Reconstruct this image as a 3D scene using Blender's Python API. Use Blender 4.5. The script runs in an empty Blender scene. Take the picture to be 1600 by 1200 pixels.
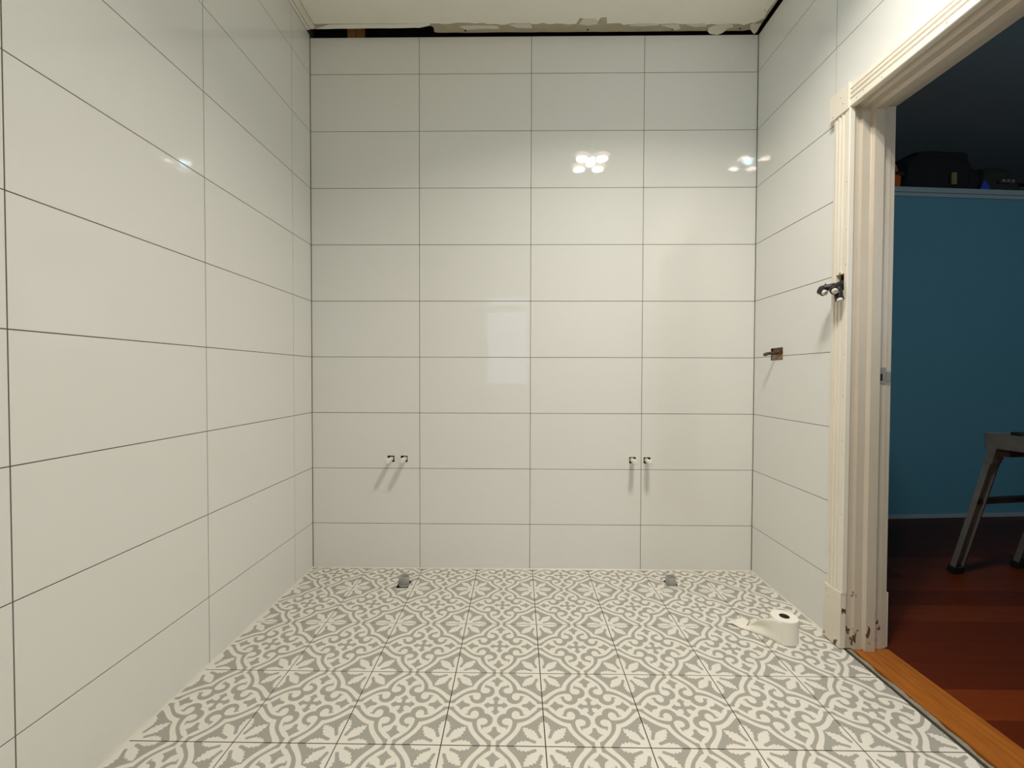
import bpy, bmesh, math, random
from math import sin, cos, pi, sqrt, radians
from mathutils import Matrix, Vector, noise

random.seed(7)
SC = bpy.context.scene
C = SC.collection

# ---------------------------------------------------------------- camera
W, DEPTH, ZC = 2.367, 2.81, 2.853          # room width, depth, ceiling height
YAW, PITCH, ROLL = 0.01306, -0.01931, -0.0028
cam_d = bpy.data.cameras.new('camera')
cam_d.sensor_width = 36.0
cam_d.lens = 669.08 / 1600 * 36.0
cam_d.clip_start = 0.02
cam = bpy.data.objects.new('camera', cam_d)
C.objects.link(cam)
R3 = Matrix.Rotation(YAW, 3, 'Z') @ Matrix.Rotation(PITCH, 3, 'X') @ Matrix.Rotation(ROLL, 3, 'Y')
right, fwd, up = R3.col[0], R3.col[1], R3.col[2]
M = Matrix((right, up, -fwd)).transposed().to_4x4()
M.translation = (1.10954, -2.29552, 1.04514)
cam.matrix_world = M
SC.camera = cam

# ---------------------------------------------------------------- world, exposure
SC.view_settings.view_transform = 'Standard'
SC.view_settings.look = 'None'
SC.view_settings.exposure = 0.0
SC.view_settings.gamma = 1.0
SC.view_settings.use_curve_mapping = False
wd = bpy.data.worlds.new('evening_sky')
SC.world = wd
wd.use_nodes = True
bg = wd.node_tree.nodes['Background']
bg.inputs[0].default_value = (0.72, 0.86, 1.0, 1)     # overcast dusk, seen only through the frosted window
bg.inputs[1].default_value = 2.5
LAMP_LED = 150.0       # radiance of the middle lens of the ceiling unit
LAMP_BULB = 14.0       # radiance of the four bulb faces
LAMP_WATTS = 6.5      # each of the four reflector bulbs
HALL_FILL_WATTS = 17.0
for _dx, _dy in ((-.080, -.088), (.080, -.088), (-.080, .088), (.080, .088)):
    _l = bpy.data.lights.new('reflector_bulb_light', 'AREA'); _l.shape = 'DISK'; _l.size = .086
    _l.energy = LAMP_WATTS; _l.color = (1.0, .915, .805); _l.spread = radians(140)
    _o = bpy.data.objects.new('reflector_bulb_light', _l); C.objects.link(_o); _o.location = (1.710 + _dx, -1.326 + _dy, ZC - .0415)
_l = bpy.data.lights.new('hall_fill_light', 'AREA'); _l.shape = 'RECTANGLE'; _l.size = 1.0; _l.size_y = .9  # added fill light that brightens the hallway, not a known lamp
_l.energy = HALL_FILL_WATTS; _l.color = (.80, .93, 1.0)
_o = bpy.data.objects.new('hall_fill_light', _l); C.objects.link(_o); _o.location = (4.4, -2.885, 1.85); _o.rotation_euler = (radians(90), 0, 0)
SC.cycles.max_bounces = 10
SC.cycles.diffuse_bounces = 7
SC.cycles.glossy_bounces = 5
SC.cycles.transmission_bounces = 6
SC.cycles.caustics_reflective = False
SC.cycles.caustics_refractive = False
SC.cycles.sample_clamp_indirect = 160.0
SC.cycles.use_denoising = True
SC.cycles.blur_glossy = 0.0

# ---------------------------------------------------------------- node helpers
class E:
    """a float socket with arithmetic"""
    def __init__(s, nt, sock): s.nt, s.s = nt, sock
    def _op(s, op, *o):
        n = s.nt.nodes.new('ShaderNodeMath'); n.operation = op
        for i, v in enumerate((s,) + o):
            if isinstance(v, E): s.nt.links.new(v.s, n.inputs[i])
            else: n.inputs[i].default_value = v
        return E(s.nt, n.outputs[0])
    def __add__(s, o): return s._op('ADD', o)
    def __radd__(s, o): return s._op('ADD', o)
    def __sub__(s, o): return s._op('SUBTRACT', o)
    def __rsub__(s, o): return (s * -1.0)._op('ADD', o)
    def __mul__(s, o): return s._op('MULTIPLY', o)
    def __rmul__(s, o): return s._op('MULTIPLY', o)
    def __truediv__(s, o): return s._op('DIVIDE', o)
    def pw(s, o): return s._op('POWER', o)
    def ab(s): return s._op('ABSOLUTE')
    def mn(s, o): return s._op('MINIMUM', o)
    def mx(s, o): return s._op('MAXIMUM', o)
    def sq(s): return s * s
    def rt(s): return s._op('SQRT')
    def pp(s, o): return s._op('PINGPONG', o)

def new_mat(name):
    m = bpy.data.materials.new(name); m.use_nodes = True
    return m, m.node_tree, m.node_tree.nodes['Principled BSDF']

def simple(name, col, rough=0.5, metal=0.0, var=0.0, scale=30.0, bump=0.0, spec=0.5, col2=None, stretch=None, coat=0.0):
    """principled material with procedural noise variation and fine bump"""
    m, nt, p = new_mat(name)
    p.inputs['Roughness'].default_value = rough
    p.inputs['Metallic'].default_value = metal
    p.inputs['Specular IOR Level'].default_value = spec
    p.inputs['Coat Weight'].default_value = coat
    tc = nt.nodes.new('ShaderNodeTexCoord')
    mp = nt.nodes.new('ShaderNodeMapping')
    nt.links.new(tc.outputs['Object'], mp.inputs[0])
    if stretch: mp.inputs['Scale'].default_value = stretch
    nz = nt.nodes.new('ShaderNodeTexNoise'); nz.inputs['Scale'].default_value = scale
    nz.inputs['Detail'].default_value = 4
    nt.links.new(mp.outputs[0], nz.inputs['Vector'])
    mx = nt.nodes.new('ShaderNodeMix'); mx.data_type = 'RGBA'
    c2 = col2 if col2 else tuple(c * (1 - var) for c in col)
    mx.inputs[6].default_value = (*col, 1); mx.inputs[7].default_value = (*c2, 1)
    nt.links.new(nz.outputs[0], mx.inputs[0])
    nt.links.new(mx.outputs[2], p.inputs['Base Color'])
    if bump:
        b = nt.nodes.new('ShaderNodeBump'); b.inputs['Strength'].default_value = bump
        b.inputs['Distance'].default_value = 0.002
        nt.links.new(nz.outputs[0], b.inputs['Height']); nt.links.new(b.outputs[0], p.inputs['Normal'])
    return m

def chipped(name, col, chip, thresh=0.70, scale=22.0, zlow=None):
    """old gloss paint with small dark chips; chips only below height zlow when given"""
    m, nt, p = new_mat(name)
    p.inputs['Roughness'].default_value = 0.38
    g = nt.nodes.new('ShaderNodeNewGeometry')
    nz = nt.nodes.new('ShaderNodeTexNoise'); nz.inputs['Scale'].default_value = scale; nz.inputs['Detail'].default_value = 5
    mp = nt.nodes.new('ShaderNodeMapping'); mp.inputs['Scale'].default_value = (1.6, 1.6, 0.7)
    nt.links.new(g.outputs['Position'], mp.inputs[0]); nt.links.new(mp.outputs[0], nz.inputs['Vector'])
    n2 = nt.nodes.new('ShaderNodeTexNoise'); n2.inputs['Scale'].default_value = 6.0
    nt.links.new(g.outputs['Position'], n2.inputs['Vector'])
    v = E(nt, nz.outputs[0])
    sx = nt.nodes.new('ShaderNodeSeparateXYZ'); nt.links.new(g.outputs['Position'], sx.inputs[0])
    z = E(nt, sx.outputs[2])
    if zlow: v = v + ((zlow - z) * 0.5).mx(-0.055)
    msk = v._op('GREATER_THAN', thresh)
    base = nt.nodes.new('ShaderNodeMix'); base.data_type = 'RGBA'
    base.inputs[6].default_value = (*col, 1); base.inputs[7].default_value = (col[0]*.9, col[1]*.9, col[2]*.86, 1)
    nt.links.new(n2.outputs[0], base.inputs[0])
    mx = nt.nodes.new('ShaderNodeMix'); mx.data_type = 'RGBA'
    nt.links.new(msk.s, mx.inputs[0]); nt.links.new(base.outputs[2], mx.inputs[6]); mx.inputs[7].default_value = (*chip, 1)
    nt.links.new(mx.outputs[2], p.inputs['Base Color'])
    b = nt.nodes.new('ShaderNodeBump'); b.inputs['Strength'].default_value = 0.25; b.inputs['Distance'].default_value = 0.002
    h = v * 1.0 - msk * 0.6
    nt.links.new(h.s, b.inputs['Height']); nt.links.new(b.outputs[0], p.inputs['Normal'])
    return m

def fcurve(nt, e, pts):
    n = nt.nodes.new('ShaderNodeFloatCurve')
    cu = n.mapping.curves[0]
    while len(cu.points) > 2: cu.points.remove(cu.points[1])
    cu.points[0].location = pts[0]; cu.points[1].location = pts[-1]
    for q in pts[1:-1]: cu.points.new(*q)
    n.mapping.update()
    nt.links.new(e.s, n.inputs['Value'])
    return E(nt, n.outputs[0])

def pattern_material():
    """printed cement-style tile: signed distances in one eighth of the tile, folded by symmetry.
    d > 0 is grey print, d < 0 is off-white."""
    m, nt, p = new_mat('patterned_floor_tile')
    tc = nt.nodes.new('ShaderNodeTexCoord')
    sx = nt.nodes.new('ShaderNodeSeparateXYZ')
    nz = nt.nodes.new('ShaderNodeTexNoise'); nz.inputs['Scale'].default_value = 700; nz.inputs['Detail'].default_value = 1
    nt.links.new(tc.outputs['Object'], nz.inputs['Vector'])
    nt.links.new(tc.outputs['Object'], sx.inputs[0])
    u = (E(nt, sx.outputs[0]) / 0.14821).ab(); v = (E(nt, sx.outputs[1]) / 0.14821).ab()
    P = u.mx(v); Q = u.mn(v)
    def ln(a, b): return (a.sq() + b.sq()).rt()
    def disc(cx, cy, r): return r - ln(P - cx, Q - cy)
    def cap(x0, y0, x1, y1, r):
        dx, dy = x1 - x0, y1 - y0; L2 = dx*dx + dy*dy
        t = ((P - x0) * (dx / L2) + (Q - y0) * (dy / L2)).mx(0.0).mn(1.0)
        return r - ln(P - (t * dx + x0), Q - (t * dy + y0))
    I = fcurve(nt, P, [(0, .355), (.40, .358), (.445, .362), (.56, .345), (.684, .292), (.769, .215), (.83, .155), (.872, .098), (.893, .052), (.91, .050), (1, .050)])
    G = fcurve(nt, P, [(0, .458), (.44, .458), (.518, .447), (.641, .399), (.71, .352), (.767, .307), (.847, .228), (.924, .154), (.975, .120), (1, .115)])
    O = fcurve(nt, P, [(0, .56), (.52, .548), (.597, .524), (.719, .460), (.845, .362), (.94, .282), (1, .25)])
    band = (Q - I).mn(G - Q)
    # scrolls
    ring = disc(.400, .220, .176)
    ell = 1.0 - ((((P - .428) / .088).sq() + ((Q - .254) / .108).sq()).rt())
    ell = ell * 0.09
    opening = (P - .432).mn(Q - .262)
    ring = ring.mn(ell * -1.0).mn(opening * -1.0).mn(I - Q + .02)
    ring = ring.mx(cap(.605, .243, .535, .268, .013)).mx(cap(.560, .235, .535, .255, .022))
    # star
    star = (1.0 - ((((P - .727).ab() / .138).mx(.0001).pw(.82)) + ((Q / .148).mx(.0001).pw(.82)))) * 0.07
    bl = (P - .558).mn(.690 - P).mn((.032 + (P - .558) * 0.25) - Q)
    star = star.mx(bl)
    # cross
    wc = fcurve(nt, P, [(0, .042), (.06, .041), (.10, .040), (.125, .043), (.15, .058), (.172, .086), (.186, .078), (.20, .054), (.222, .046), (.243, .026), (.256, .0), (1, 0)])
    arm = ((wc - Q) * .8).mn(.254 - P)
    knob = arm
    d = band.mx(ring).mx(star).mx(arm).mx(knob)
    # corner
    cor = Q - O
    s = (2.0 - P - Q) * .70711; t = (P - Q) * .70711
    wob = ((s * 1.0).pp(.036) - .018) * .95
    wl = fcurve(nt, s, [(0, .12), (.2, .098), (.3, .092), (.38, .102), (.435, .092), (.51, .062), (.57, .036), (.60, .018), (.605, 0), (1, 0)])
    leaf = wl + wob * (.6 - s).mx(0.0)._op('LESS_THAN', .4) - t
    leaf = leaf.mn(.60 - s)
    wob2 = (Q.pp(.036) - .018) * .95
    wh = fcurve(nt, Q, [(0, 0), (.395, 0), (.42, .03), (.47, .078), (.54, .106), (.60, .112), (.665, .122), (.75, .105), (.85, .1), (1, .2)])
    half = (wh + wob2 - (1.0 - P)).mn(Q - .40)
    cw = .27 - ln(1.0 - P, 1.0 - Q)
    white = leaf.mx(half).mx(cw)
    stem = cap(.905, .790, .845, .645, .034)
    cor = cor.mn((white * -1.0).mx(stem))
    d = d.mx(cor)
    # antialiased mask with a slightly ragged print edge
    k = ((d + (E(nt, nz.outputs[0]) - .5) * .006) * 110.0 + 0.5).mx(0.0).mn(1.0)
    mix = nt.nodes.new('ShaderNodeMix'); mix.data_type = 'RGBA'
    nt.links.new(k.s, mix.inputs[0])
    mix.inputs[6].default_value = (.80, .775, .715, 1)
    mix.inputs[7].default_value = (.395, .385, .345, 1)
    nt.links.new(mix.outputs[2], p.inputs['Base Color'])
    p.inputs['Roughness'].default_value = 0.50
    p.inputs['Specular IOR Level'].default_value = 0.35
    return m

# ---------------------------------------------------------------- mesh helpers
class MB:
    def __init__(s): s.bm = bmesh.new()
    def box(s, x0, x1, y0, y1, z0, z1, rot=None, at=None):
        vs = [s.bm.verts.new((x, y, z)) for x in (x0, x1) for y in (y0, y1) for z in (z0, z1)]
        for f in ((0,1,3,2),(4,6,7,5),(0,4,5,1),(2,3,7,6),(0,2,6,4),(1,5,7,3)): s.bm.faces.new([vs[i] for i in f])
        if rot is not None or at is not None:
            for v in vs:
                c = v.co
                if rot is not None: c = rot @ c
                if at is not None: c = c + Vector(at)
                v.co = c
        return s
    def prism(s, pts, f, a, b):
        """pts 2D outline; f(p, q, t) -> 3D; extruded between t=a and t=b"""
        A = [s.bm.verts.new(f(p, q, a)) for p, q in pts]; B = [s.bm.verts.new(f(p, q, b)) for p, q in pts]
        n = len(pts)
        for i in range(n): s.bm.faces.new((A[i], A[(i+1) % n], B[(i+1) % n], B[i]))
        s.bm.faces.new(A); s.bm.faces.new(B[::-1])
        return s
    def tube(s, pts, rad, n=12, cap=True):
        pts = [Vector(p) for p in pts]
        rs = rad if isinstance(rad, (list, tuple)) else [rad] * len(pts)
        rings = []; ref = None
        for i, p in enumerate(pts):
            d = (pts[min(i+1, len(pts)-1)] - pts[max(i-1, 0)]).normalized()
            if ref is None: ref = Vector((0, 0, 1)) if abs(d.z) < .9 else Vector((1, 0, 0))
            a = (ref - d * ref.dot(d)).normalized(); b = d.cross(a); ref = a
            rings.append([s.bm.verts.new(p + (a * cos(2*pi*k/n) + b * sin(2*pi*k/n)) * rs[i]) for k in range(n)])
        for r0, r1 in zip(rings, rings[1:]):
            for k in range(n): s.bm.faces.new((r0[k], r0[(k+1) % n], r1[(k+1) % n], r1[k]))
        if cap: s.bm.faces.new(rings[0][::-1]); s.bm.faces.new(rings[-1])
        return s
    def lathe(s, prof, n=32, m=None, wob=0.0, closed=False):
        """prof: (r, z) along the axis; m: matrix"""
        m = m or Matrix.Identity(4); rings = []
        for r, z in prof:
            if r < 1e-6: rings.append([s.bm.verts.new(m @ Vector((0, 0, z)))])
            else: rings.append([s.bm.verts.new(m @ Vector((r * cos(2*pi*k/n) * (1 + wob * sin(3*2*pi*k/n)), r * sin(2*pi*k/n), z))) for k in range(n)])
        prs = list(zip(rings, rings[1:]))
        if closed: prs.append((rings[-1], rings[0]))
        for a, b in prs:
            for k in range(n):
                f = [a[k % len(a)], a[(k+1) % len(a)], b[(k+1) % len(b)], b[k % len(b)]]
                u = []
                for v in f:
                    if v not in u: u.append(v)
                if len(u) > 2: s.bm.faces.new(u)
        return s
    def loft(s, rows):
        g = [[s.bm.verts.new(p) for p in r] for r in rows]
        for a, b in zip(g, g[1:]):
            for i in range(len(a) - 1): s.bm.faces.new((a[i], a[i+1], b[i+1], b[i]))
        return s

def data_of(mb, name, mat, origin=(0, 0, 0), smooth=False, bevel=0.0):
    bm = mb.bm
    if bevel: bmesh.ops.bevel(bm, geom=bm.edges[:], offset=bevel, segments=2, affect='EDGES', profile=.6)
    bmesh.ops.recalc_face_normals(bm, faces=bm.faces[:])
    o = Vector(origin)
    for v in bm.verts: v.co -= o
    me = bpy.data.meshes.new(name); bm.to_mesh(me); bm.free()
    me.materials.append(mat)
    if smooth:
        me.polygons.foreach_set('use_smooth', [True] * len(me.polygons))
        me.set_sharp_from_angle(angle=radians(38))
    return me

def place(name, me, parent=None, origin=(0, 0, 0)):
    o = bpy.data.objects.new(name, me); C.objects.link(o)
    off = Vector(origin)
    if parent: o.parent = parent; off = off - world_of(parent)
    o.location = off
    return o

def world_of(o):
    v = Vector(o.location)
    while o.parent: o = o.parent; v += Vector(o.location)
    return v

def obj(name, mb, mat, parent=None, origin=None, **k):
    if origin is None: origin = world_of(parent) if parent else (0, 0, 0)
    return place(name, data_of(mb, name, mat, origin, **k), parent, origin)

def struct(o): o['kind'] = 'structure'; return o

def thing(name, label, cat, loc, group=None):
    o = bpy.data.objects.new(name, None); o.empty_display_size = .05; C.objects.link(o); o.location = loc
    o['label'] = label; o['category'] = cat
    if group: o['group'] = group
    return o

def gridbox(mb, u0, u1, v0, v1, holes, n0, n1, f):
    """a slab with rectangular holes; f maps (u, v, n) to the room"""
    us = sorted({u0, u1} | {min(max(h[i], u0), u1) for h in holes for i in (0, 1)})
    vs = sorted({v0, v1} | {min(max(h[i], v0), v1) for h in holes for i in (2, 3)})
    keep = {}
    for i in range(len(us)-1):
        for j in range(len(vs)-1):
            cu, cv = (us[i]+us[i+1])/2, (vs[j]+vs[j+1])/2
            keep[i, j] = not any(h[0] < cu < h[1] and h[2] < cv < h[3] for h in holes)
    vc = {}
    def V(i, j, n):
        if (i, j, n) not in vc: vc[i, j, n] = mb.bm.verts.new(f(us[i], vs[j], n))
        return vc[i, j, n]
    for (i, j), k in keep.items():
        if not k: continue
        for n in (n0, n1): mb.bm.faces.new((V(i, j, n), V(i+1, j, n), V(i+1, j+1, n), V(i, j+1, n)))
        for di, dj, a, b in ((-1, 0, (i, j), (i, j+1)), (1, 0, (i+1, j), (i+1, j+1)), (0, -1, (i, j), (i+1, j)), (0, 1, (i, j+1), (i+1, j+1))):
            if not keep.get((i+di, j+dj), False): mb.bm.faces.new((V(*a, n0), V(*b, n0), V(*b, n1), V(*a, n1)))
    return mb

def chamfer_slab(mb, u0, u1, v0, v1, n0, n1, c, f):
    A = [(u0, v0), (u1, v0), (u1, v1), (u0, v1)]; B = [(u0+c, v0+c), (u1-c, v0+c), (u1-c, v1-c), (u0+c, v1-c)]
    r = [[mb.bm.verts.new(f(u, v, n)) for u, v in q] for q, n in ((A, n0), (A, n1-c), (B, n1))]
    for a, b in zip(r, r[1:]):
        for k in range(4): mb.bm.faces.new((a[k], a[(k+1) % 4], b[(k+1) % 4], b[k]))
    mb.bm.faces.new(r[0]); mb.bm.faces.new(r[2])
    return mb

def tiles(parent, cols, rows, f, mat, joint, t, holes=(), ch=.0005, centre=None):
    """one object per tile on the face f(u, v, n); cols and rows are the joint lines.
    centre(i, j) gives the full tile's centre for cut tiles, so the print runs on"""
    cache = {}
    for i, (a, b) in enumerate(zip(cols, cols[1:])):
        for j, (c, d) in enumerate(zip(rows, rows[1:])):
            u0, u1, v0, v1 = a + joint/2, b - joint/2, c + joint/2, d - joint/2
            hs = [h for h in holes if h[0] < u1 and h[1] > u0 and h[2] < v1 and h[3] > v0]
            if any(h[0] <= u0 and h[1] >= u1 and h[2] <= v0 and h[3] >= v1 for h in hs): continue
            cu, cv = centre(i, j) if centre else ((u0+u1)/2, (v0+v1)/2)
            org = Vector(f(cu, cv, 0))
            key = None if hs else (round(u0-cu, 4), round(u1-cu, 4), round(v0-cv, 4), round(v1-cv, 4))
            if key is None or key not in cache:
                mb = MB()
                if hs: gridbox(mb, u0, u1, v0, v1, hs, -t, 0, f)
                else: chamfer_slab(mb, u0, u1, v0, v1, -t, 0, ch, f)
                me = data_of(mb, 'tile', mat, org)
                if key: cache[key] = me
            else: me = cache[key]
            place('tile', me, parent, org)

# ---------------------------------------------------------------- materials
def tile_white():
    m, nt, p = new_mat('glazed_wall_tile')
    g = nt.nodes.new('ShaderNodeNewGeometry')
    n1 = nt.nodes.new('ShaderNodeTexNoise'); n1.inputs['Scale'].default_value = 1.3
    nt.links.new(g.outputs['Position'], n1.inputs['Vector'])
    mx = nt.nodes.new('ShaderNodeMix'); mx.data_type = 'RGBA'
    mx.inputs[6].default_value = (.765, .772, .755, 1); mx.inputs[7].default_value = (.78, .778, .762, 1)
    nt.links.new(n1.outputs[0], mx.inputs[0]); nt.links.new(mx.outputs[2], p.inputs['Base Color'])
    p.inputs['Roughness'].default_value = .03
    p.inputs['IOR'].default_value = 1.5
    n2 = nt.nodes.new('ShaderNodeTexNoise'); n2.inputs['Scale'].default_value = 9.0
    nt.links.new(g.outputs['Position'], n2.inputs['Vector'])
    b = nt.nodes.new('ShaderNodeBump'); b.inputs['Strength'].default_value = .03; b.inputs['Distance'].default_value = .004
    nt.links.new(n2.outputs[0], b.inputs['Height']); nt.links.new(b.outputs[0], p.inputs['Normal'])
    return m
M_TILE = tile_white()
M_GROUT = simple('dark_grey_grout', (.10, .085, .07), .9, var=.2, scale=60)
M_PAT = pattern_material()
M_FGROUT = simple('brown_grey_floor_grout', (.055, .042, .032), .9, var=.25, scale=60)
M_SEAL = simple('white_sealant', (.72, .69, .62), .45)
M_CEIL = simple('cream_ceiling_paint', (.86, .85, .76), .75, var=.06, scale=8, bump=.05)
M_RAW = simple('raw_plasterboard', (.52, .47, .34), .9, var=.35, scale=18, bump=.15)
M_PAPER_T = simple('torn_white_paper', (.70, .67, .58), .85, var=.1, scale=60, bump=.2)
M_DARKWOOD = simple('dark_roof_timber', (.045, .022, .015), .9, var=.5, scale=12)
M_TIMBER = simple('pine_timber', (.60, .28, .12), .8, var=.4, scale=10, stretch=(6, 6, .6))
M_DOOR = chipped('old_cream_gloss_paint', (.80, .75, .66), (.10, .055, .03), .765, 26, zlow=.34)
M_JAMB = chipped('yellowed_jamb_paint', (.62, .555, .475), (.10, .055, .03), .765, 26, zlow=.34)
M_DOORV = chipped('old_cream_gloss_paint_upper', (.84, .79, .71), (.20, .14, .09), .76, 40)
M_STEEL = simple('dull_steel', (.34, .33, .31), .45, .35, var=.3, scale=80)
M_CLIP = simple('black_rubber', (.012, .012, .012), .6)
M_PVCW = simple('white_plastic', (.74, .71, .64), .4)
M_PVCG = simple('grey_plastic_pipe', (.44, .44, .41), .55, var=.15, scale=90)
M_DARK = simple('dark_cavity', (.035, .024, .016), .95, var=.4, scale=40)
M_COPPER = simple('brown_backing_wood', (.30, .19, .10), .7, var=.4, scale=30)
M_TISSUE = simple('white_tissue', (.93, .90, .83), .95, var=.03, scale=120, bump=.25)
M_CARD = simple('brown_card_core', (.10, .07, .055), .9)
M_SILL = simple('oiled_hardwood', (.56, .19, .022), .5, spec=.25, scale=9, col2=(.17, .045, .010), stretch=(7, .7, 7), bump=.08)
M_RUST = simple('grey_cement_edge', (.46, .42, .34), .9, var=.75, scale=45, bump=.5)
M_PLANKS = [simple('red_floorboard_%s' % n, c, .40, spec=.12, scale=5, col2=c2, stretch=(.7, 9, 9), bump=.05)
            for n, c, c2 in (('dark', (.12, .022, .006), (.07, .012, .004)), ('red', (.20, .040, .008), (.12, .022, .005)), ('brown', (.17, .034, .008), (.10, .018, .005)))]
M_BLUE = simple('teal_wall_paint', (.13, .36, .47), .62, var=.06, scale=4)
M_BLUEP = simple('pale_teal_ledge_paint', (.42, .52, .54), .5, var=.08, scale=12)
M_HALLUP = simple('grey_hall_paint', (.33, .38, .40), .8, var=.1, scale=5)
M_PLASTER = simple('white_plaster', (.70, .69, .65), .8, var=.03, scale=6)
M_ALU = simple('scuffed_aluminium', (.44, .43, .40), .45, .55, var=.35, scale=25, bump=.1)
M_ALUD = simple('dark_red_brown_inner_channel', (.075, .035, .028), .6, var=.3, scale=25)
M_LABELY = simple('yellow_sticker', (.62, .55, .22), .5, col2=(.75, .73, .62), scale=60, stretch=(1, 1, 12))
M_BLACK = simple('black_canvas', (.010, .011, .013), .85, var=.5, scale=60, bump=.3)
M_CAMO = simple('dark_green_canvas', (.016, .02, .018), .85, col2=(.035, .045, .035), scale=14, bump=.3)
M_ORANGE = simple('orange_plastic', (.62, .13, .02), .45)
M_BLUEPL = simple('blue_cloth', (.03, .07, .55), .6)
M_TAG = simple('khaki_tag', (.25, .22, .09), .7)
M_WHT = simple('pale_sticker', (.42, .42, .40), .6, col2=(.08, .08, .08), scale=90)
M_CABLE = simple('black_cable', (.012, .011, .012), .45, spec=.4)
M_CAPW = simple('white_cable_cap', (.72, .69, .63), .4, var=.15, scale=90)
M_FRAME = simple('white_window_paint', (.76, .76, .73), .4)

# ================================================================ SETTING
A0 = 0.24347                                   # first joint height
rows = [0.0] + [A0 + .3 * k for k in range(9)] + [2.8365]
rowsL = rows[:-1] + [2.851]

# --- floor
fFloor = lambda u, v, n: (u, -v, n)
S = .29642
fcols = [0.003, .30255] + [.30255 + S * k for k in range(1, 7)] + [W - .003]
frows = [.003] + [.21725 + S * k for k in range(0, 9)] + [DEPTH]
def fcen(i, j):
    cu = .30255 - S/2 + S * i
    cv = .21725 - S/2 + S * j
    return cu, cv
fholes = [(.513, .573, .143, .216), (1.858, 1.912, .112, .174)]
fl = struct(obj('floor', gridbox(MB(), -.06, W + .01, -.06, DEPTH + .06, fholes, -.10, -.0014, fFloor), M_FGROUT))
tiles(fl, fcols, frows, fFloor, M_PAT, .0030, .0014, fholes, .0004, fcen)
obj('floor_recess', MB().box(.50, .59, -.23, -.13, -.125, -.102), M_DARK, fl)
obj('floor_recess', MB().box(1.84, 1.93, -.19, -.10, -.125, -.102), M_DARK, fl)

# --- back wall
fBack = lambda u, v, n: (u, -n, v)
bholes = [(.408, .446, .578, .612), (.480, .517, .578, .612), (1.709, 1.744, .577, .611), (1.786, 1.822, .577, .610)]
bcols = [0.001, .58306, 1.17807, 1.77308, W - .001]
wb = struct(obj('wall_back', gridbox(MB(), -.003, W + .003, -.02, 2.8365, bholes, -.05, -.0012, fBack), M_GROUT))
tiles(wb, bcols, rows, fBack, M_TILE, .0025, .0012, bholes)
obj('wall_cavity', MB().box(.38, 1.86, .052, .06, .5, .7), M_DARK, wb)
obj('dark_batten', MB().box(-.19, W + .1, .12, .14, 2.70, 3.3), M_DARKWOOD, wb)
obj('top_plate', MB().box(-.1, W + .1, .05, .12, 2.70, 2.80), M_DARKWOOD, wb)
obj('timber_stud', MB().box(.189, .232, .03, .052, 2.80, 2.99).box(.236, .278, .036, .052, 2.80, 2.99), M_TIMBER, wb)

# --- left wall
fLeft = lambda u, v, n: (n, -u, v)
lcols = [.001, .1865] + [.1865 + .595 * k for k in range(1, 5)] + [DEPTH]
wl = struct(obj('wall_left', gridbox(MB(), -.05, DEPTH + .05, -.02, 3.2, [], -.05, -.0012, fLeft), M_GROUT))
tiles(wl, lcols, rowsL, fLeft, M_TILE, .0025, .0012)

# --- right wall with the door opening
DY0, DY1, DZ = -.665, -1.49, 2.055              # near and far side and top of the door opening
fRight = lambda u, v, n: (W - n, -u, v)
rh = [(.148, .246, 1.124, 1.184)]
door_hole = (.60, 1.55, -.1, 2.10)
rcols = [.001, .559, 1.154, 1.749, 2.344, DEPTH]
wr = struct(obj('wall_right', gridbox(MB(), -.05, DEPTH + .05, -.02, 2.8365, rh + [(.642, 1.512, -.1, 2.075), (.604, .645, 1.375, 1.438)], -.155, -.0012, fRight), M_GROUT))
tiles(wr, rcols, rows, fRight, M_TILE, .0025, .0012, rh + [door_hole])
obj('wall_recess', MB().box(W + .012, W + .018, -.25, -.145, 1.12, 1.19), M_COPPER, wr)
obj('roof_batten', MB().box(W + .10, W + .13, .1, -DEPTH, 2.75, 3.3), M_DARKWOOD, wr)

# --- rear wall with the frosted window that the glazed tiles mirror
fRear = lambda u, v, n: (u, -DEPTH + n, v)
WX0, WX1, WZ0, WZ1 = .72, 1.25, .92, 2.01
wz = struct(obj('wall_rear', gridbox(MB(), -.05, W + .16, -.02, 3.2, [(WX0, WX1, WZ0, WZ1)], -.12, 0, fRear), M_PLASTER))
m, nt, p = new_mat('frosted_glass')
p.inputs['Transmission Weight'].default_value = 1.0; p.inputs['Roughness'].default_value = .5; p.inputs['IOR'].default_value = 1.3
M_FROST = m
wn = struct(obj('window_1', gridbox(MB(), WX0 - .05, WX1 + .05, WZ0 - .05, WZ1 + .05,
        [(WX0 + .03, WX1 - .03, WZ0 + .03, 1.80), (WX0 + .03, WX1 - .03, 1.875, WZ1 - .03)], -.02, .02, fRear), M_FRAME))
obj('glass_pane', MB().box(WX0 + .02, WX1 - .02, -DEPTH - .016, -DEPTH - .010, WZ0 + .02, 1.81), M_FROST, wn)
obj('glass_pane', MB().box(WX0 + .02, WX1 - .02, -DEPTH - .016, -DEPTH - .010, 1.865, WZ1 - .02), M_FROST, wn)

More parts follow.
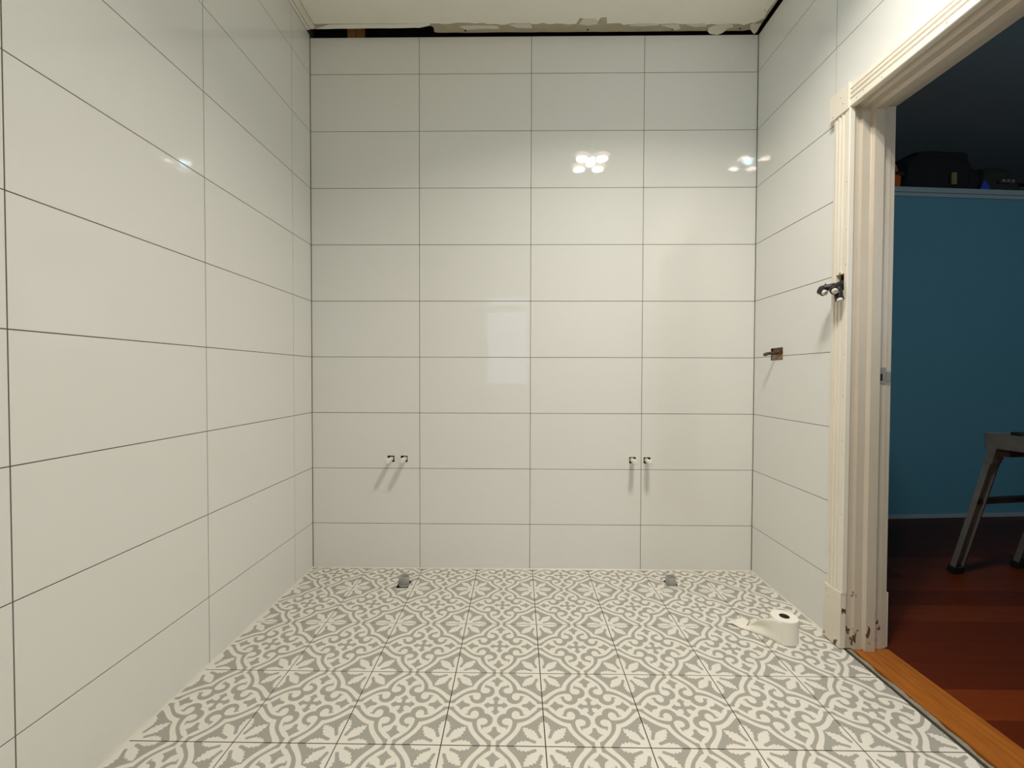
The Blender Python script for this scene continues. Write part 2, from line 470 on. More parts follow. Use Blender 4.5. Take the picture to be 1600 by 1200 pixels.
# --- ceiling: board, paint skin with a torn edge, residue strips
def zpoly(pts, z0, z1, mb=None):
    return (mb or MB()).prism(pts, lambda p, q, t: (p, q, t), z0, z1)
def jag(x0, y0, x1, y1, n, amp, seed):
    rnd = random.Random(seed); out = []
    for i in range(n):
        t = (i + rnd.uniform(-.35, .35)) / n if i else 0
        L = math.hypot(x1-x0, y1-y0); nx, ny = -(y1-y0)/L, (x1-x0)/L
        d = rnd.uniform(-amp, amp)
        out.append((x0 + (x1-x0)*t + nx*d, y0 + (y1-y0)*t + ny*d))
    return out
board = ([(-.03, -DEPTH - .02), (-.03, -.036)] + jag(-.02, -.036, .66, -.040, 14, .0012, 3) + [(.655, -.052), (.668, -.040), (.664, -.012)]
         + jag(.68, -.006, 2.352, -.004, 30, .0015, 4) + jag(2.354, -.02, 2.353, -DEPTH, 30, .002, 5) + [(2.353, -DEPTH - .02)])
ce = struct(obj('ceiling', zpoly(board, ZC, ZC + .010), M_RAW))
obj('roof_light_block', MB().box(-.3, W + .2, -DEPTH - .2, .3, 3.2, 3.22).box(-.3, W + .2, .2, .3, -.2, 3.22).box(-.3, -.2, -DEPTH - .2, .3, -.2, 3.22), M_DARKWOOD, ce)  # unseen shell over the roof void, sides added to block leaking sky light
paint = ([(.056, -DEPTH), (.056, -.076)] + jag(.06, -.073, .70, -.070, 10, .0008, 6) + jag(.70, -.067, 1.40, -.060, 22, .007, 7)
         + [(1.404, -.060), (1.418, -.097), (1.50, -.071), (1.515, -.075), (1.521, -.096), (1.552, -.100), (1.562, -.060)]
         + jag(1.57, -.058, 2.29, -.046, 26, .006, 8) + jag(2.306, -.062, 2.306, -DEPTH, 40, .0006, 9) + [(2.306, -DEPTH)])
obj('paint_layer', zpoly(paint, ZC - .0025, ZC + .001), M_CEIL, ce)
# cornice residue along the left wall and pale glue line at the back left
obj('cornice_residue', MB().box(.002, .018, -DEPTH, -.037, ZC - .004, ZC + .001).box(.022, .040, -DEPTH, -.040, ZC - .002, ZC + .001)
    .box(.043, .052, -DEPTH, -.05, ZC - .0045, ZC + .001), M_CEIL, ce)
obj('glue_strip', zpoly(jag(.05, -.039, .66, -.042, 12, .0015, 11) + [(.655, -.060)] + jag(.65, -.068, .055, -.066, 8, .001, 12), ZC - .0015, ZC + .001), M_CEIL, ce)
for pts in ([(.80, -.050), (.86, -.058), (1.00, -.054), (1.01, -.034), (.93, -.036), (.84, -.030)],
            [(1.06, -.060), (1.17, -.068), (1.18, -.036), (1.10, -.040)],
            [(1.42, -.060), (1.435, -.092), (1.50, -.094), (1.515, -.060), (1.47, -.052)],
            [(1.68, -.048), (1.72, -.060), (1.82, -.058), (1.83, -.050), (1.76, -.044)],
            [(1.84, -.050), (1.93, -.054), (1.95, -.028), (1.93, -.016), (1.90, -.030)],
            [(1.97, -.052), (2.06, -.058), (2.08, -.040), (2.02, -.036)],
            [(2.12, -.044), (2.20, -.056), (2.22, -.036), (2.17, -.016), (2.11, -.012), (2.09, -.028)]):
    obj('torn_paper', zpoly(pts, ZC - .005, ZC + .001), M_PAPER_T, ce)
# scraps that hang down over the gap
mb = MB(); mb.loft([[(2.10, -.030, ZC - .003), (2.15, -.036, ZC - .003), (2.195, -.040, ZC - .003)],
                    [(2.095, -.012, ZC - .006), (2.15, -.012, ZC - .008), (2.187, -.015, ZC - .006)],
                    [(2.11, -.004, ZC - .014), (2.15, -.002, ZC - .018), (2.175, -.006, ZC - .012)]])
hp = obj('torn_paper', mb, M_PAPER_T, ce); sm = hp.modifiers.new('t', 'SOLIDIFY'); sm.thickness = .0012
mb = MB(); mb.loft([[(2.296, -.050, ZC - .002), (2.32, -.052, ZC - .002), (2.352, -.055, ZC - .002)],
                    [(2.312, -.022, ZC - .007), (2.33, -.024, ZC - .008), (2.352, -.030, ZC - .005)],
                    [(2.335, -.006, ZC - .014), (2.343, -.004, ZC - .016), (2.352, -.012, ZC - .010)]])
hp = obj('torn_paper', mb, M_PAPER_T, ce); sm = hp.modifiers.new('t', 'SOLIDIFY'); sm.thickness = .0012
strip = jag(2.306, -.05, 2.306, -1.2, 24, .0006, 21) + [(2.34, -1.2)] + jag(2.342, -1.19, 2.340, -.05, 30, .008, 22)
obj('paint_strip', zpoly(strip, ZC - .003, ZC + .001), M_CEIL, ce)
for y in (-.13, -.34):
    obj('nail_mark', MB().lathe([(0, -.0036), (.004, -.0034), (.0045, 0)], 10, Matrix.Translation((2.325, y, ZC))), M_RAW, ce)
for x in (.83, 1.47, 1.91, 2.26):
    obj('nail_mark', MB().lathe([(0, -.003), (.004, -.0028), (.0045, 0)], 10, Matrix.Translation((x, -.020, ZC))), M_DARK, ce)

# --- sealant beads between walls and floor
tri = [(0, 0), (.005, 0), (0, .005)]
struct(obj('trim_1', MB().prism(tri, lambda p, q, t: (t, -p, q), .0, W), M_SEAL))
struct(obj('trim_2', MB().prism(tri, lambda p, q, t: (p, t, q), -DEPTH, 0), M_SEAL))
struct(obj('trim_3', MB().prism(tri, lambda p, q, t: (W - p, t, q), -.575, 0), M_SEAL))

# --- door frame
XF = 2.349                                    # face of the architrave
dr = bpy.data.objects.new('door_1', None); C.objects.link(dr); dr.location = (W, -1.08, 0); struct(dr)
# architrave profile: q = distance out of the wall, p = distance across from the outer edge
AW = .085
prof = [(0, 0), (0, .0145), (.003, .0170), (.0165, .0185), (.0175, .0185), (.0205, .0090), (.0235, .0180), (.0250, .0192), (.0340, .0192), (.0355, .0180), (.0385, .0090),
        (.0415, .0180), (.0430, .0192), (.0520, .0192), (.0535, .0180), (.0565, .0090), (.0595, .0185), (AW - .003, .0190), (AW, .0165), (AW, 0)]
def clip_prof(a, b):
    def h(p):
        for (p0, q0), (p1, q1) in zip(prof, prof[1:]):
            if p0 <= p <= p1 and p1 > p0: return q0 + (q1-q0)*(p-p0)/(p1-p0)
        return .018
    return [(a, 0), (a, h(a))] + [q for q in prof if a < q[0] < b and q[1] > 0] + [(b, h(b)), (b, 0)]
Y0 = -.576
fv = lambda p, q, t: (W - q, Y0 - p, t)
mb = MB().prism(prof, fv, .218, 1.375).prism(prof, fv, 1.438, 2.052)
mb.prism(clip_prof(0.0, .029), fv, 1.375, 1.438).prism(clip_prof(.069, AW), fv, 1.375, 1.438)
obj('architrave', mb, M_DOORV, dr)
Y9 = DY1 - .009
fv2 = lambda p, q, t: (W - q, Y9 - AW + p, t)
obj('architrave', MB().prism(prof, fv2, .218, 2.052), M_DOORV, dr)
fh = lambda p, q, t: (W - q, t, 2.138 - p)
obj('header_architrave', MB().prism(prof, fh, -.656, DY1 - .006), M_DOORV, dr)
for y0 in (-.659, DY1 - .097):
    obj('corner_block', MB().box(W - .024, W, y0, y0 + .097, 2.049, 2.144), M_DOORV, dr, bevel=.0015)
    obj('plinth_block', MB().box(W - .022, W, y0 if y0 > -1 else y0 + .003, y0 + .088, .004, .219), M_DOOR, dr, bevel=.0015)
# jamb profile, p = x through the wall, q = how far it stands into the opening from the lining back
jp = [(W, -.030), (W, .0), (2.389, .0), (2.3915, .001), (2.3956, .010), (2.424, .010), (2.4275, .013), (2.4315, .022),
      (2.4668, .022), (2.4675, .004), (2.506, .004), (2.508, .001), (2.525, .0), (2.525, -.030)]
JY = -.652
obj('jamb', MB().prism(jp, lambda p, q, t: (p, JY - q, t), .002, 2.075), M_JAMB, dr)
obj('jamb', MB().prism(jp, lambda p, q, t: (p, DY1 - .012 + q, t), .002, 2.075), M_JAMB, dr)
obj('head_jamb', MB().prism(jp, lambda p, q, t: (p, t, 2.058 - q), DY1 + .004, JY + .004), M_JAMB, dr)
# hall side architraves
obj('hall_architrave', MB().box(2.525, 2.535, JY + .012, JY + .10, .205, 2.15), M_DOORV, dr, bevel=.002)
obj('hall_architrave', MB().box(2.525, 2.535, DY1 - .10, DY1 - .020, .20, 2.15), M_DOORV, dr, bevel=.002)
obj('hall_architrave', MB().box(2.525, 2.535, DY1 - .020, JY + .012, 2.064, 2.15), M_DOORV, dr, bevel=.002)
obj('plinth_block', MB().box(2.525, 2.540, JY + .008, JY + .11, .002, .215), M_DOOR, dr, bevel=.002)
# strike plate let into the rebate
sy = JY - .004
sp = obj('strike_plate', gridbox(MB(), 2.471, 2.502, 1.018, 1.080, [(2.476, 2.490, 1.030, 1.056)], 0, .0022, lambda u, v, n: (u, sy - n, v))
         .box(2.502, 2.518, sy - .0035, sy - .0005, 1.030, 1.064), M_STEEL, dr)
obj('latch_hole', MB().box(2.476, 2.490, sy - .0006, sy + .001, 1.030, 1.056), M_DARK, sp)
for z in (1.0235, 1.070): obj('screw', MB().lathe([(0, .0032), (.003, .003), (.0035, .002)], 10, Matrix.Translation((2.484, sy, z)) @ Matrix.Rotation(pi/2, 4, 'X')), M_STEEL, sp)
# small nail heads and chips on the architrave
for y, z in ((-.653, 1.60), (-.652, 1.47), (-.655, 1.13), (-.651, .97), (-.652, .80), (-.654, .52), (-.650, 1.78), (-.650, .36)):
    obj('nail_head', MB().lathe([(0, .001), (.0016, .0008), (.0018, 0)], 8, Matrix.Translation((W - .0186, y, z)) @ Matrix.Rotation(-pi/2, 4, 'Y')), M_COPPER, dr)
for y, z in ((-.80, 2.066), (-.69, 2.068), (-.72, 2.075), (-1.02, 2.070)):
    obj('nail_head', MB().lathe([(0, .001), (.0016, .0008), (.0018, 0)], 8, Matrix.Translation((W - .0186, y, z)) @ Matrix.Rotation(-pi/2, 4, 'Y')), M_COPPER, dr)
for y, z in ((-.58, 2.06), (-.618, 2.112), (-.63, 2.083)):
    obj('nail_head', MB().lathe([(0, .001), (.0016, .0008), (.0018, 0)], 8, Matrix.Translation((W - .0241, y, z)) @ Matrix.Rotation(-pi/2, 4, 'Y')), M_COPPER, dr)

# --- threshold
rag = [(W + .002, -.60)] + [(W + .028 + .005 * sin(i * 1.7) + .004 * sin(i * .61 + 1), -.60 - i * .03) for i in range(30)] + [(W + .002, -1.47)]
struct(obj('trim_4', zpoly(rag, -.030, -.003), M_RUST))
struct(obj('trim_5', MB().box(W + .030, 2.533, -1.47, -.655, -.030, .001), M_SILL, bevel=.0008))

# --- hallway
HA, HB = Vector((3.882, .883)), Vector((4.905, .962)); hd = (HB - HA).normalized(); hn = Vector((-hd.y, hd.x))
H0 = HA - hd * 1.42; HL = 4.2
fHall = lambda u, v, n: (H0.x + hd.x*u - hn.x*n, H0.y + hd.y*u - hn.y*n, v)   # n towards the viewer
def hbox(mb, u0, u1, n0, n1, v0, v1):
    vs = [mb.bm.verts.new(fHall(u, v, n)) for u in (u0, u1) for n in (n0, n1) for v in (v0, v1)]
    for f in ((0,1,3,2),(4,6,7,5),(0,4,5,1),(2,3,7,6),(0,2,6,4),(1,5,7,3)): mb.bm.faces.new([vs[i] for i in f])
    return mb
wh = struct(obj('wall_hallway', hbox(MB(), 0, HL, -.10, 0, -.02, 2.365), M_BLUE))
obj('ledge', hbox(MB(), 0, HL, -.75, .022, 2.385, 2.420), M_BLUEP, wh, bevel=.002)
obj('ledge_moulding', hbox(MB(), 0, HL, -.05, .012, 2.358, 2.3845), M_BLUEP, wh, bevel=.003)
struct(obj('baseboard_hallway', hbox(MB(), 0, HL, 0, .014, .0, .030), M_BLUEP, bevel=.003))
struct(obj('wall_hallway_rear', hbox(MB(), -.1, HL, -1.75, -1.68, -.02, 3.25), M_HALLUP))
struct(obj('wall_hallway_side', MB().box(2.5228, 2.5248, -DEPTH, -1.49, -.02, 3.2).box(2.5228, 2.5248, -.64, .15, -.02, 3.2).box(2.5228, 2.5248, -1.49, -.655, 2.075, 3.2).box(2.43, 2.5248, .15, 3.2, -.02, 3.2), M_HALLUP))
struct(obj('wall_hallway_end', MB().box(6.5, 6.6, -3.0, 3.2, -.02, 3.25), M_HALLUP))
struct(obj('wall_hallway_front', MB().box(2.53, 6.6, -3.0, -2.9, -.02, 3.25), M_HALLUP))
struct(obj('ceiling_hallway', MB().box(2.4, 6.7, -3.0, 3.2, 3.12, 3.2), M_HALLUP))
struct(obj('hall_fill_frame', gridbox(MB(), 3.82, 4.98, 1.32, 2.38, [(3.89, 4.38, 1.39, 2.31), (4.42, 4.91, 1.39, 2.31)], 0, .045, lambda u, v, n: (u, -2.9 + n, v)), M_FRAME))  # made-up window frame, added around the hallway fill light
hf = struct(obj('floor_hallway', MB().box(2.5335, 6.6, -2.95, .79, -.06, -.012).box(2.40, 6.6, .79, 3.1, -.06, -.012), M_DARKWOOD))
pw = .133; rnd = random.Random(5); pm = {}
for i in range(29):
    y1 = 1.00 - i * pw
    cut = rnd.uniform(3.1, 5.6)
    for a, b in ((2.534, cut - .0006), (cut + .0006, 6.5)):
        k = rnd.choice((0, 0, 1, 2, 2, 0)) if not (-.9 < y1 < -.75) else 1
        org = ((a+b)/2, y1 - pw/2, 0)
        place('floorboard', data_of(MB().box(a, b, y1 - pw + .0010, y1, -.012, .0), 'floorboard', M_PLANKS[k], org), hf, org)

# ================================================================ THINGS
# --- ceiling light and heat unit
FX, FY = 1.710, -1.326
def emis(name, fn):
    m = bpy.data.materials.new(name); m.use_nodes = True; nt = m.node_tree
    for n in list(nt.nodes): nt.nodes.remove(n)
    out = nt.nodes.new('ShaderNodeOutputMaterial'); em = nt.nodes.new('ShaderNodeEmission')
    nt.links.new(em.outputs[0], out.inputs[0]); fn(nt, em); return m
def bulb_fn(nt, em):
    em.inputs[0].default_value = (1.0, .83, .63, 1)
    tc = nt.nodes.new('ShaderNodeTexCoord'); sx = nt.nodes.new('ShaderNodeSeparateXYZ')
    nt.links.new(tc.outputs['Object'], sx.inputs[0])
    r = (E(nt, sx.outputs[0]).sq() + E(nt, sx.outputs[1]).sq()).rt()
    ring = fcurve(nt, r / .062, [(0, 1), (.30, .9), (.38, .12), (.50, .10), (.58, .55), (.66, .5), (.74, .05), (.92, .04), (.97, .12), (1, .12)])
    st = ring * LAMP_BULB * 1.6 + 5.0
    nt.links.new(st.s, em.inputs[1])
M_BULB = emis('reflector_bulb_glow', bulb_fn)
def led_fn(nt, em): em.inputs[0].default_value = (.42, .80, 1.0, 1); em.inputs[1].default_value = LAMP_LED
M_LED = emis('led_lens_glow', led_fn)
fx = thing('ceiling_heat_light', 'white ceiling unit with four heat bulbs around a bright lens, mirrored in the tiles', 'lamp', (FX, FY, ZC))
o = obj('housing', MB().box(FX - .185, FX + .185, FY - .185, FY + .185, ZC - .012, ZC - .0026), M_PVCW, fx, bevel=.004)
bme = None
for dx, dy in ((-.080, -.088), (.080, -.088), (-.080, .088), (.080, .088)):
    org = (FX + dx, FY + dy, ZC - .02)
    if bme is None:
        bme = data_of(MB().lathe([(0, -.018), (.02, -.0168), (.04, -.0125), (.055, -.006), (.0615, .002), (.0615, .009)], 40, Matrix.Translation(org)), 'heat_bulb', M_BULB, org, smooth=True)
    place('heat_bulb', bme, fx, org)
org = (FX, FY, ZC - .02)
obj('light_lens', MB().lathe([(0, -.026), (.012, -.0255), (.026, -.023), (.031, -.018), (.034, .006)], 32, Matrix.Translation(org)), M_LED, fx, smooth=True)

# --- capped water pipe stubs in the back wall
stubs = [((.427, .594), (.4365, .598), 'white capped water pipe on the back wall, nearest the left wall'),
         ((.499, .594), (.5115, .600), 'white capped water pipe, right one of the left pair on back wall'),
         ((1.727, .594), (1.717, .599), 'white capped water pipe in the right pair, just left of the tile joint'),
         ((1.804, .594), (1.797, .594), 'white capped water pipe in the right pair, just right of the tile joint')]
for (x, z), (x2, z2), lab in stubs:
    t = thing('water_pipe_stub', lab, 'pipe', (x, 0, z), 'capped water pipe stubs in the back wall')
    L = .095
    obj('pipe', MB().tube([(x, .045, z), (x + (x2-x)*.6, -L*.55, z + (z2-z)*.6)], .0115, 16), M_PVCW, t, smooth=True)
    a = Vector((x + (x2-x)*.5, -L*.5, z + (z2-z)*.5)); b = Vector((x2, -L, z2))
    d = (b - a).normalized()
    pts = [a, a + d*.002, a + d*.012, a + d*.013, a + d*.03, b - d*.002, b]
    obj('end_cap', MB().tube(pts, [.0125, .0145, .0145, .013, .013, .0125, .010], 16), M_PVCW, t, smooth=True)

# --- floor waste pipes
def waste(cx, cy, h, lab, tilt):
    t = thing('waste_pipe_stub', lab, 'pipe', (cx, cy, 0))
    mt = Matrix.Translation((cx, cy, 0)) @ Matrix.Rotation(tilt, 4, 'Y')
    obj('pipe', MB().lathe([(.0245, -.095), (.0245, h - .001), (.0235, h), (.0215, h), (.0208, h - .001), (.0208, -.095)], 36, mt, closed=True), M_PVCG, t, smooth=True)
    obj('collar', MB().lathe([(.0247, -.03), (.0275, -.028), (.0275, -.006), (.0247, -.004)], 36, mt, closed=True), M_PVCG, t, smooth=True)
    obj('pipe_shade_disc', MB().lathe([(0, -.012), (.0206, -.010), (.0206, -.018), (0, -.020)], 24, mt), simple('dark_pipe_shade', (.035, .03, .025), .8), t, smooth=True)  # black disc put in as the shade inside the pipe opening
    return t
waste(.541, -.163, .036, 'grey plastic waste pipe in the square cut-out in the floor, near the left wall', radians(3))
waste(1.885, -.142, .034, 'grey plastic waste pipe in the floor, in front of the right-hand water pipes', radians(-2))
# hair-thin saw cuts beside the right waste pipe
obj('saw_cut', MB().box(1.832, 1.858, -.1325, -.1310, -.001, .0004), M_DARK, fl)
obj('saw_cut', MB().box(0, .022, -.0008, .0008, -.001, .0004, rot=Matrix.Rotation(radians(-74), 3, 'Z'), at=(1.912, -.150, 0)), M_DARK, fl)

# --- toilet roll
rx, ry, RR, RH = 2.172, -.598, .0485, .094
tr = thing('toilet_roll', 'white toilet roll standing on the patterned floor with a loose end trailing', 'toilet roll', (rx, ry, 0))
mt = Matrix.Translation((rx, ry, 0))
obj('paper_roll', MB().lathe([(.0185, .001), (RR - .002, 0), (RR, .002), (RR + .0006, .04), (RR, RH - .002), (RR - .002, RH), (.0185, RH - .001)], 56, mt, closed=True), M_TISSUE, tr, smooth=True)
obj('cardboard_core', MB().lathe([(.0183, .0015), (.0183, RH - .0005), (.0172, RH - .0005), (.0172, .0015)], 40, mt, closed=True), M_CARD, tr, smooth=True)
# the loose sheet: leaves the roll on its near left side, twists and lies on the floor
import itertools
def bez(P, t):
    P = [Vector(q) for q in P]
    while len(P) > 1: P = [a.lerp(b, t) for a, b in zip(P, P[1:])]
    return P[0]
def onroll(deg, z, e=.0012): return (rx + (RR + e) * cos(radians(deg)), ry + (RR + e) * sin(radians(deg)), z)
rows_ = []
N1 = 4
for k in range(N1):
    dg = 230 - k * 9
    rows_.append([Vector(onroll(dg, z, .0003 + .0003 * k)) for z in [RH - .001 - (RH - .002) * j / 8 for j in range(9)]])
def crom(P, t):
    P = [Vector(q) for q in P]; n = len(P) - 1; i = min(int(t * n), n - 1); f = t * n - i
    p0, p1, p2, p3 = P[max(i-1, 0)], P[i], P[i+1], P[min(i+2, n)]
    return .5 * ((2 * p1) + (p2 - p0) * f + (2*p0 - 5*p1 + 4*p2 - p3) * f*f + (3*p1 - p0 - 3*p2 + p3) * f*f*f)
e0 = 230 - (N1 - 1) * 9
top = [onroll(e0, RH - .001), (2.108, -.588, .080), (2.093, -.567, .064), (2.074, -.546, .034), (2.064, -.520, .006)]
bot = [onroll(e0, .001), (2.112, -.592, .001), (2.097, -.574, .001), (2.066, -.553, .003), (2.034, -.526, .003)]
NS = 24
for k in range(1, NS + 1):
    t = k / NS
    A, B = crom(top, t), crom(bot, t)
    r = []
    for j in range(9):
        s = j / 8; q = A.lerp(B, s)
        q = q + Vector((-.55, -.83, 0)) * (.0045 * sin(pi * t) * sin(s * pi * 2.2 + t * 3))
        q.z = max(q.z, .0012)
        r.append(q)
    rows_.append(r)
# flat end of the sheet
A0_, B0_ = rows_[-1][0], rows_[-1][-1]
endA, endB = Vector((2.088, -.452, .002)), Vector((2.000, -.492, .002))
for k in range(1, 9):
    t = k / 8
    A = A0_.lerp(endA, t) + Vector((.018 * sin(pi * t), 0, .004 * sin(pi * t))); B = B0_.lerp(endB, t) + Vector((-.004 * sin(pi*t), 0, .003 * sin(pi * t)))
    row = []
    for j in range(9):
        q = A.lerp(B, j / 8) + Vector((0, 0, .0022 * (1 + sin(j * 2.1 + k))))
        if k == 8: q += Vector((-.003 * (j % 2) * 2 - .002, .006 * (j % 2), 0))
        row.append(q)
    rows_.append(row)
ls = obj('loose_sheet', MB().loft([[tuple(q) for q in r] for r in rows_]), M_TISSUE, tr, smooth=True)
sm = ls.modifiers.new('thickness', 'SOLIDIFY'); sm.thickness = .0004; sm.offset = 0

# --- black cable bundle hanging out of the hole in the architrave
cb = thing('electric_cable', 'black corrugated cable bundle with white capped ends, out of the hole in the door architrave', 'cable', (W - .005, -.628, 1.40))
obj('recess_box', gridbox(MB(), .6055, .6435, 1.3765, 1.4365, [(.609, .640, 1.380, 1.433)], -.05, -.001, lambda u, v, n: (W - n, -u, v)).box(W + .046, W + .05, -.6435, -.6055, 1.3765, 1.4365),
    simple('brown_red_recess', (.10, .028, .018), .8, var=.5, scale=60), cb)
obj('splinter', MB().prism([(0, 0), (.004, .011), (.006, .001), (.0085, .013), (.012, 0)], lambda p, q, t: (W - .019 - t, -.618 - p, 1.4335 + q), 0, .002), M_COPPER, cb)
pts = [(W + .03, -.630, 1.415), (W + .005, -.628, 1.405), (W - .018, -.625, 1.395), (W - .034, -.620, 1.388)]
n = 18; corr = [bez(pts, i/(n-1)) for i in range(n)]
obj('sheath', MB().tube(corr, [.0145 + .0022 * (i % 2) for i in range(n)], 14), M_CABLE, cb, smooth=True)
ends = [([(W - .028, -.618, 1.392), (W - .055, -.585, 1.398), (W - .078, -.585, 1.382), (2.297, -.611, 1.372)], 'left'),
        ([(W - .026, -.624, 1.392), (W - .050, -.625, 1.388), (W - .055, -.640, 1.376), (2.307, -.654, 1.369)], 'mid'),
        ([(W - .026, -.628, 1.386), (W - .034, -.636, 1.368), (W - .038, -.645, 1.350), (2.326, -.655, 1.337)], 'low')]
for pts, nm in ends:
    q = [bez(pts, i/9) for i in range(10)]
    obj('cable', MB().tube(q, [.0125 + .0022 * (i % 2) for i in range(10)], 12), M_CABLE, cb, smooth=True)
    d = (q[-1] - q[-2]).normalized()
    obj('cable_cap', MB().tube([q[-1] - d*.006, q[-1], q[-1] + d*.009, q[-1] + d*.011], [.0108, .0108, .0100, .0075], 14), M_CAPW, cb, smooth=True)
    for k in range(2):
        s = q[3 + 3*k]
        obj('frayed_tag', MB().prism([(-.004, 0), (0, .010), (.004, 0)], lambda p, qq, t: (s.x + t, s.y + p, s.z + .010 + qq), -.001, .001), M_CABLE, cb)

# --- pipe end in the square cut-out of the right wall
wp = thing('wall_outlet_stub', 'dark bent spout poking out of the square cut-out in the right wall tiles', 'pipe', (W, -.197, 1.155))
ge = [bez([(W + .015, -.205, 1.158), (W - .02, -.203, 1.158), (W - .045, -.200, 1.160), (W - .062, -.196, 1.148)], i/11) for i in range(12)]
obj('spout', MB().tube(ge, [.0075]*8 + [.0085, .0085, .0085, .006], 12), simple('dark_brown_metal', (.10, .075, .055), .4, .5, var=.3, scale=60), wp, smooth=True)
obj('brass_fitting', MB().tube([(W + .018, -.205, 1.158), (W + .002, -.205, 1.158)], .014, 6), simple('old_brass', (.36, .24, .11), .4, .7, var=.4, scale=60), wp)
obj('noggin_piece', MB().box(W + .005, W + .012, -.244, -.150, 1.126, 1.150), M_COPPER, wp)

# --- aluminium work platform in the hallway
LP = Vector((3.445, .016, 0))
wv = Vector((.411, .07, 0)); lv = Vector((.035, -.171, .755))
ld = thing('work_platform', 'scuffed aluminium folding work platform with black rubber feet in the dark hallway', 'ladder', (3.65, .04, 0))
wdir = wv.normalized(); ldir = Vector((-wdir.y, wdir.x, 0)) * -1    # platform runs towards -y
def frame_leg(foot, topp, sgn):
    ax = (topp - foot).normalized(); a = wdir; b = ax.cross(a).normalized()
    # channel: wide web facing the room, a flange turned back
    def P(p, q, t): return tuple(foot + ax * t + a * p + b * q)
    L = (topp - foot).length
    s = sgn
    ch = [(-.027, 0), (.027, 0), (.027, .024), (.0245, .024), (.0245, .0025), (-.0245, .0025), (-.0245, .024), (-.027, .024)]
    lg = obj('leg', MB().prism([(p, -q) for p, q in ch], P, .035, L), M_ALU, ld)
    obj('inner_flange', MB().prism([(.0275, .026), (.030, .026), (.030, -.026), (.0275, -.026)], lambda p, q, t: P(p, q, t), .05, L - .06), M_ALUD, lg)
    obj('rubber_foot', MB().prism([(-.031, .008), (.031, .008), (.031, -.030), (-.031, -.030)], P, .008, .045), M_CLIP, lg, bevel=.004)
    return lg
T1 = LP + lv
def end_frame(F, lv_, lab):
    l1 = frame_leg(F, F + lv_, 1); l2 = frame_leg(F + wv, F + wv + lv_, -1)
    for h in (.54,):
        a = F + lv_ * h; b = a + wv
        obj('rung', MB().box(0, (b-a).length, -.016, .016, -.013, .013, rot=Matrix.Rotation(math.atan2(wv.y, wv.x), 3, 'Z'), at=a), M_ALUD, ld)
    return l1
l1 = end_frame(LP, lv, '')
ax = lv.normalized()
obj('warning_label', MB().prism([(-.026, .0005), (.026, .0005), (.026, .0015), (-.026, .0015)], lambda p, q, t: tuple(LP + ax * t + wdir * p + ax.cross(wdir).normalized() * q), .575, .605), M_LABELY, l1)
PLEN = 1.15
far = LP + ldir * (PLEN + .34); lv2 = Vector((lv.x, 0, lv.z)) - ldir * .171
lv2 = Vector((-ldir.x * .171, -ldir.y * .171, .755))
end_frame(far, lv2, '')
rot = Matrix((wdir, -ldir, Vector((0, 0, 1)))).transposed()
o0 = T1
def lb(mb, *a): return mb.box(*a, rot=rot, at=o0)
obj('side_rail', lb(MB(), -.030, -.026, -PLEN, .03, -.062, .012).box(-.030, .0, -PLEN, .03, -.062, -.058, rot=rot, at=o0), M_ALU, ld)
wl_ = wv.length
obj('side_rail', lb(MB(), wl_ + .026, wl_ + .030, -PLEN, .03, -.062, .012), M_ALU, ld)
obj('end_rail', lb(MB(), -.030, wl_ + .030, .026, .030, -.062, .014), M_ALU, ld)
obj('end_rail', lb(MB(), -.030, wl_ + .030, -PLEN - .004, -PLEN, -.062, .014), M_ALU, ld)
for k in range(5):
    a = -.025 + k * (wl_ + .05) / 5
    obj('deck_strip', lb(MB(), a + .002, a + (wl_ + .05)/5 - .002, -PLEN, .026, .004, .012), M_ALU, ld)
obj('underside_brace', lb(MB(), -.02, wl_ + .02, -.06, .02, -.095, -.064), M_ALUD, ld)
ax2 = lv.normalized(); b2 = ax2.cross(wdir).normalized()
obj('hinge_bracket', MB().prism([(-.030, .64), (.030, .64), (.036, .70), (.036, .775), (-.034, .785)], lambda p, q, t: tuple(LP + ax2 * q + wdir * p - b2 * t), -.004, .030), M_ALU, ld, bevel=.001)
obj('locking_catch', lb(MB(), -.02, .03, -.10, -.06, .012, .028), M_CLIP, ld, bevel=.004)

# --- things stored on the hallway ledge
def lump(u0, u1, n0, n1, z0, z1, k=3, amp=.012, seed=0, taper=.12):
    """soft bag body in hallway wall coordinates"""
    mb = MB(); nu, nv, nn = 9, 6, 5
    bm = mb.bm; bmesh.ops.create_cube(bm, size=2)
    bmesh.ops.subdivide_edges(bm, edges=bm.edges[:], cuts=5, use_grid_fill=True)
    for v in bm.verts:
        x, y, z = v.co
        e = 6
        L = (abs(x)**e + abs(y)**e + abs(z)**e) ** (1/e); x, y, z = x/L, y/L, z/L
        tp = 1 - taper * max(0, (z + 1)/2)
        u = (u0+u1)/2 + x*(u1-u0)/2*tp; n = (n0+n1)/2 + y*(n1-n0)/2*tp; w = (z0+z1)/2 + z*(z1-z0)/2
        nzv = noise.noise_vector(Vector((u*9 + seed, n*9, w*9)))
        u += nzv.x * amp; n += nzv.y * amp
        if z > -.8: w += nzv.z * amp
        else: w = max(w, z0)
        v.co = fHall(u, w, n)
    return mb
ZL = 2.4205
U = lambda x: (x - H0.x) / hd.x
def hthing(name, lab, cat, u): return thing(name, lab, cat, fHall(u, ZL, -.15))
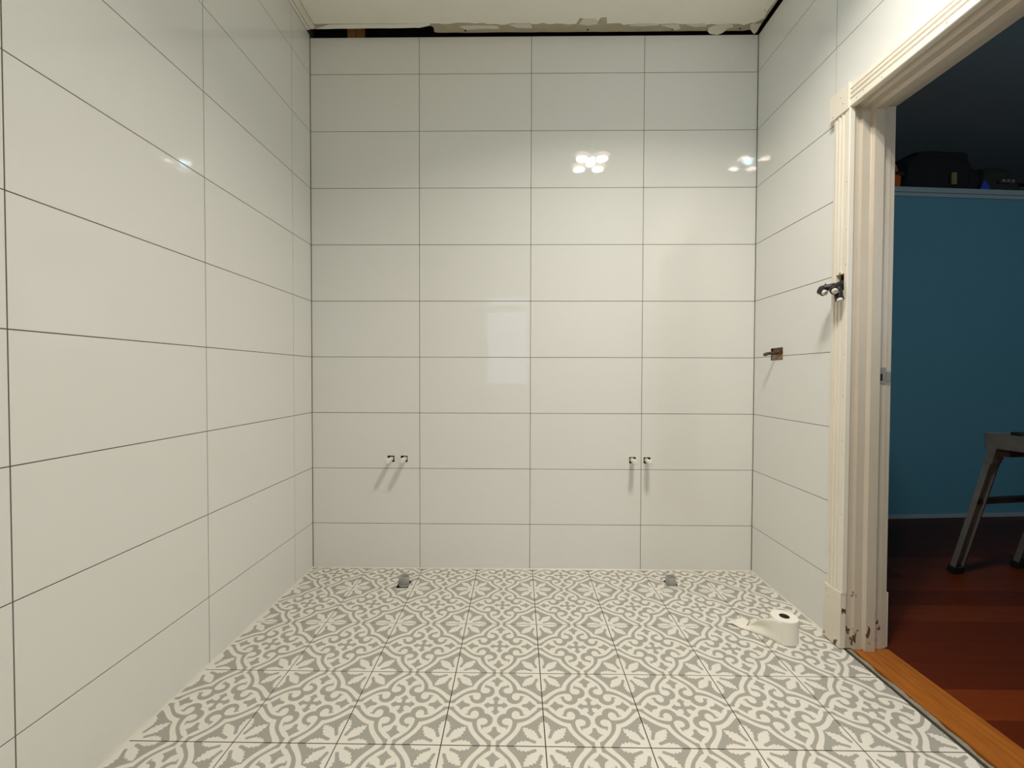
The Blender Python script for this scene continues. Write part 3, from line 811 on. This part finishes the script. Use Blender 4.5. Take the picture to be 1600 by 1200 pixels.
# orange-and-black case
u0 = U(3.80)
t = hthing('tool_case', 'orange tool case with black band, leftmost on the hallway ledge', 'case', u0 + .08)
obj('case_body', lump(u0 - .06, u0 + .125, -.26, -.012, ZL, ZL + .115, seed=1, amp=.004, taper=-.03), M_ORANGE, t, smooth=True)
obj('black_band', hbox(MB(), u0 - .065, u0 + .13, -.265, -.008, ZL + .098, ZL + .122), M_CLIP, t, bevel=.004)
obj('case_lid', lump(u0 + .02, u0 + .118, -.25, -.02, ZL + .12, ZL + .205, seed=2, amp=.004, taper=.2), M_ORANGE, t, smooth=True)
obj('handle', MB().tube([fHall(u0 - .03, ZL + .12, -.1), fHall(u0 - .03, ZL + .17, -.1), fHall(u0 + .03, ZL + .19, -.1)], .012, 10), M_CLIP, t, smooth=True)
# big black bag
u1 = U(3.935)
t = hthing('tool_bag', 'large black canvas tool bag with khaki tag, middle of the hallway ledge', 'bag', u1 + .25)
b = obj('bag_body', lump(u1 + .01, u1 + .60, -.42, -.012, ZL, ZL + .285, seed=3, amp=.012, taper=.10), M_BLACK, t, smooth=True)
obj('flap', lump(u1 + .11, u1 + .565, -.36, -.03, ZL + .235, ZL + .305, seed=4, amp=.006, taper=.03), M_BLACK, t, smooth=True)
obj('side_pocket', lump(u1 + .50, u1 + .62, -.30, -.010, ZL, ZL + .19, seed=8, amp=.008, taper=.2), M_BLACK, t, smooth=True)
obj('khaki_tag', hbox(MB(), u1 + .355, u1 + .395, -.012, .000, ZL + .04, ZL + .125), M_TAG, t)
# dark green bag
u2 = U(4.50)
t = hthing('duffel_bag', 'dark slumped duffel bag with pale lettering patch, rightmost on the hallway ledge', 'bag', u2 + .2)
obj('bag_body', lump(u2 + .07, u2 + .42, -.38, -.012, ZL, ZL + .215, seed=5, amp=.016, taper=.28), M_CAMO, t, smooth=True)
obj('strap', MB().tube([fHall(u2 + .37, ZL + .08, -.05), fHall(u2 + .385, ZL + .055, -.012), fHall(u2 + .375, ZL + .02, .034), fHall(u2 + .355, ZL - .012, .040)], [.010, .012, .014, .012], 8), M_BLACK, t, smooth=True)
for k, (a, w_) in enumerate(((.185, .022), (.225, .018), (.262, .020))):
    obj('pale_patch', hbox(MB(), u2 + a, u2 + a + w_, -.012, .004, ZL + .066, ZL + .086), M_WHT, t, bevel=.001)
# blue cloth between the two bags
t = hthing('blue_cloth', 'blue crumpled cloth peeking out between the two dark bags on the ledge', 'cloth', u2 + .03)
obj('folds', lump(u2 + .0, u2 + .085, -.009, .016, ZL, ZL + .075, seed=6, amp=.008, taper=.75), M_BLUEPL, t, smooth=True)
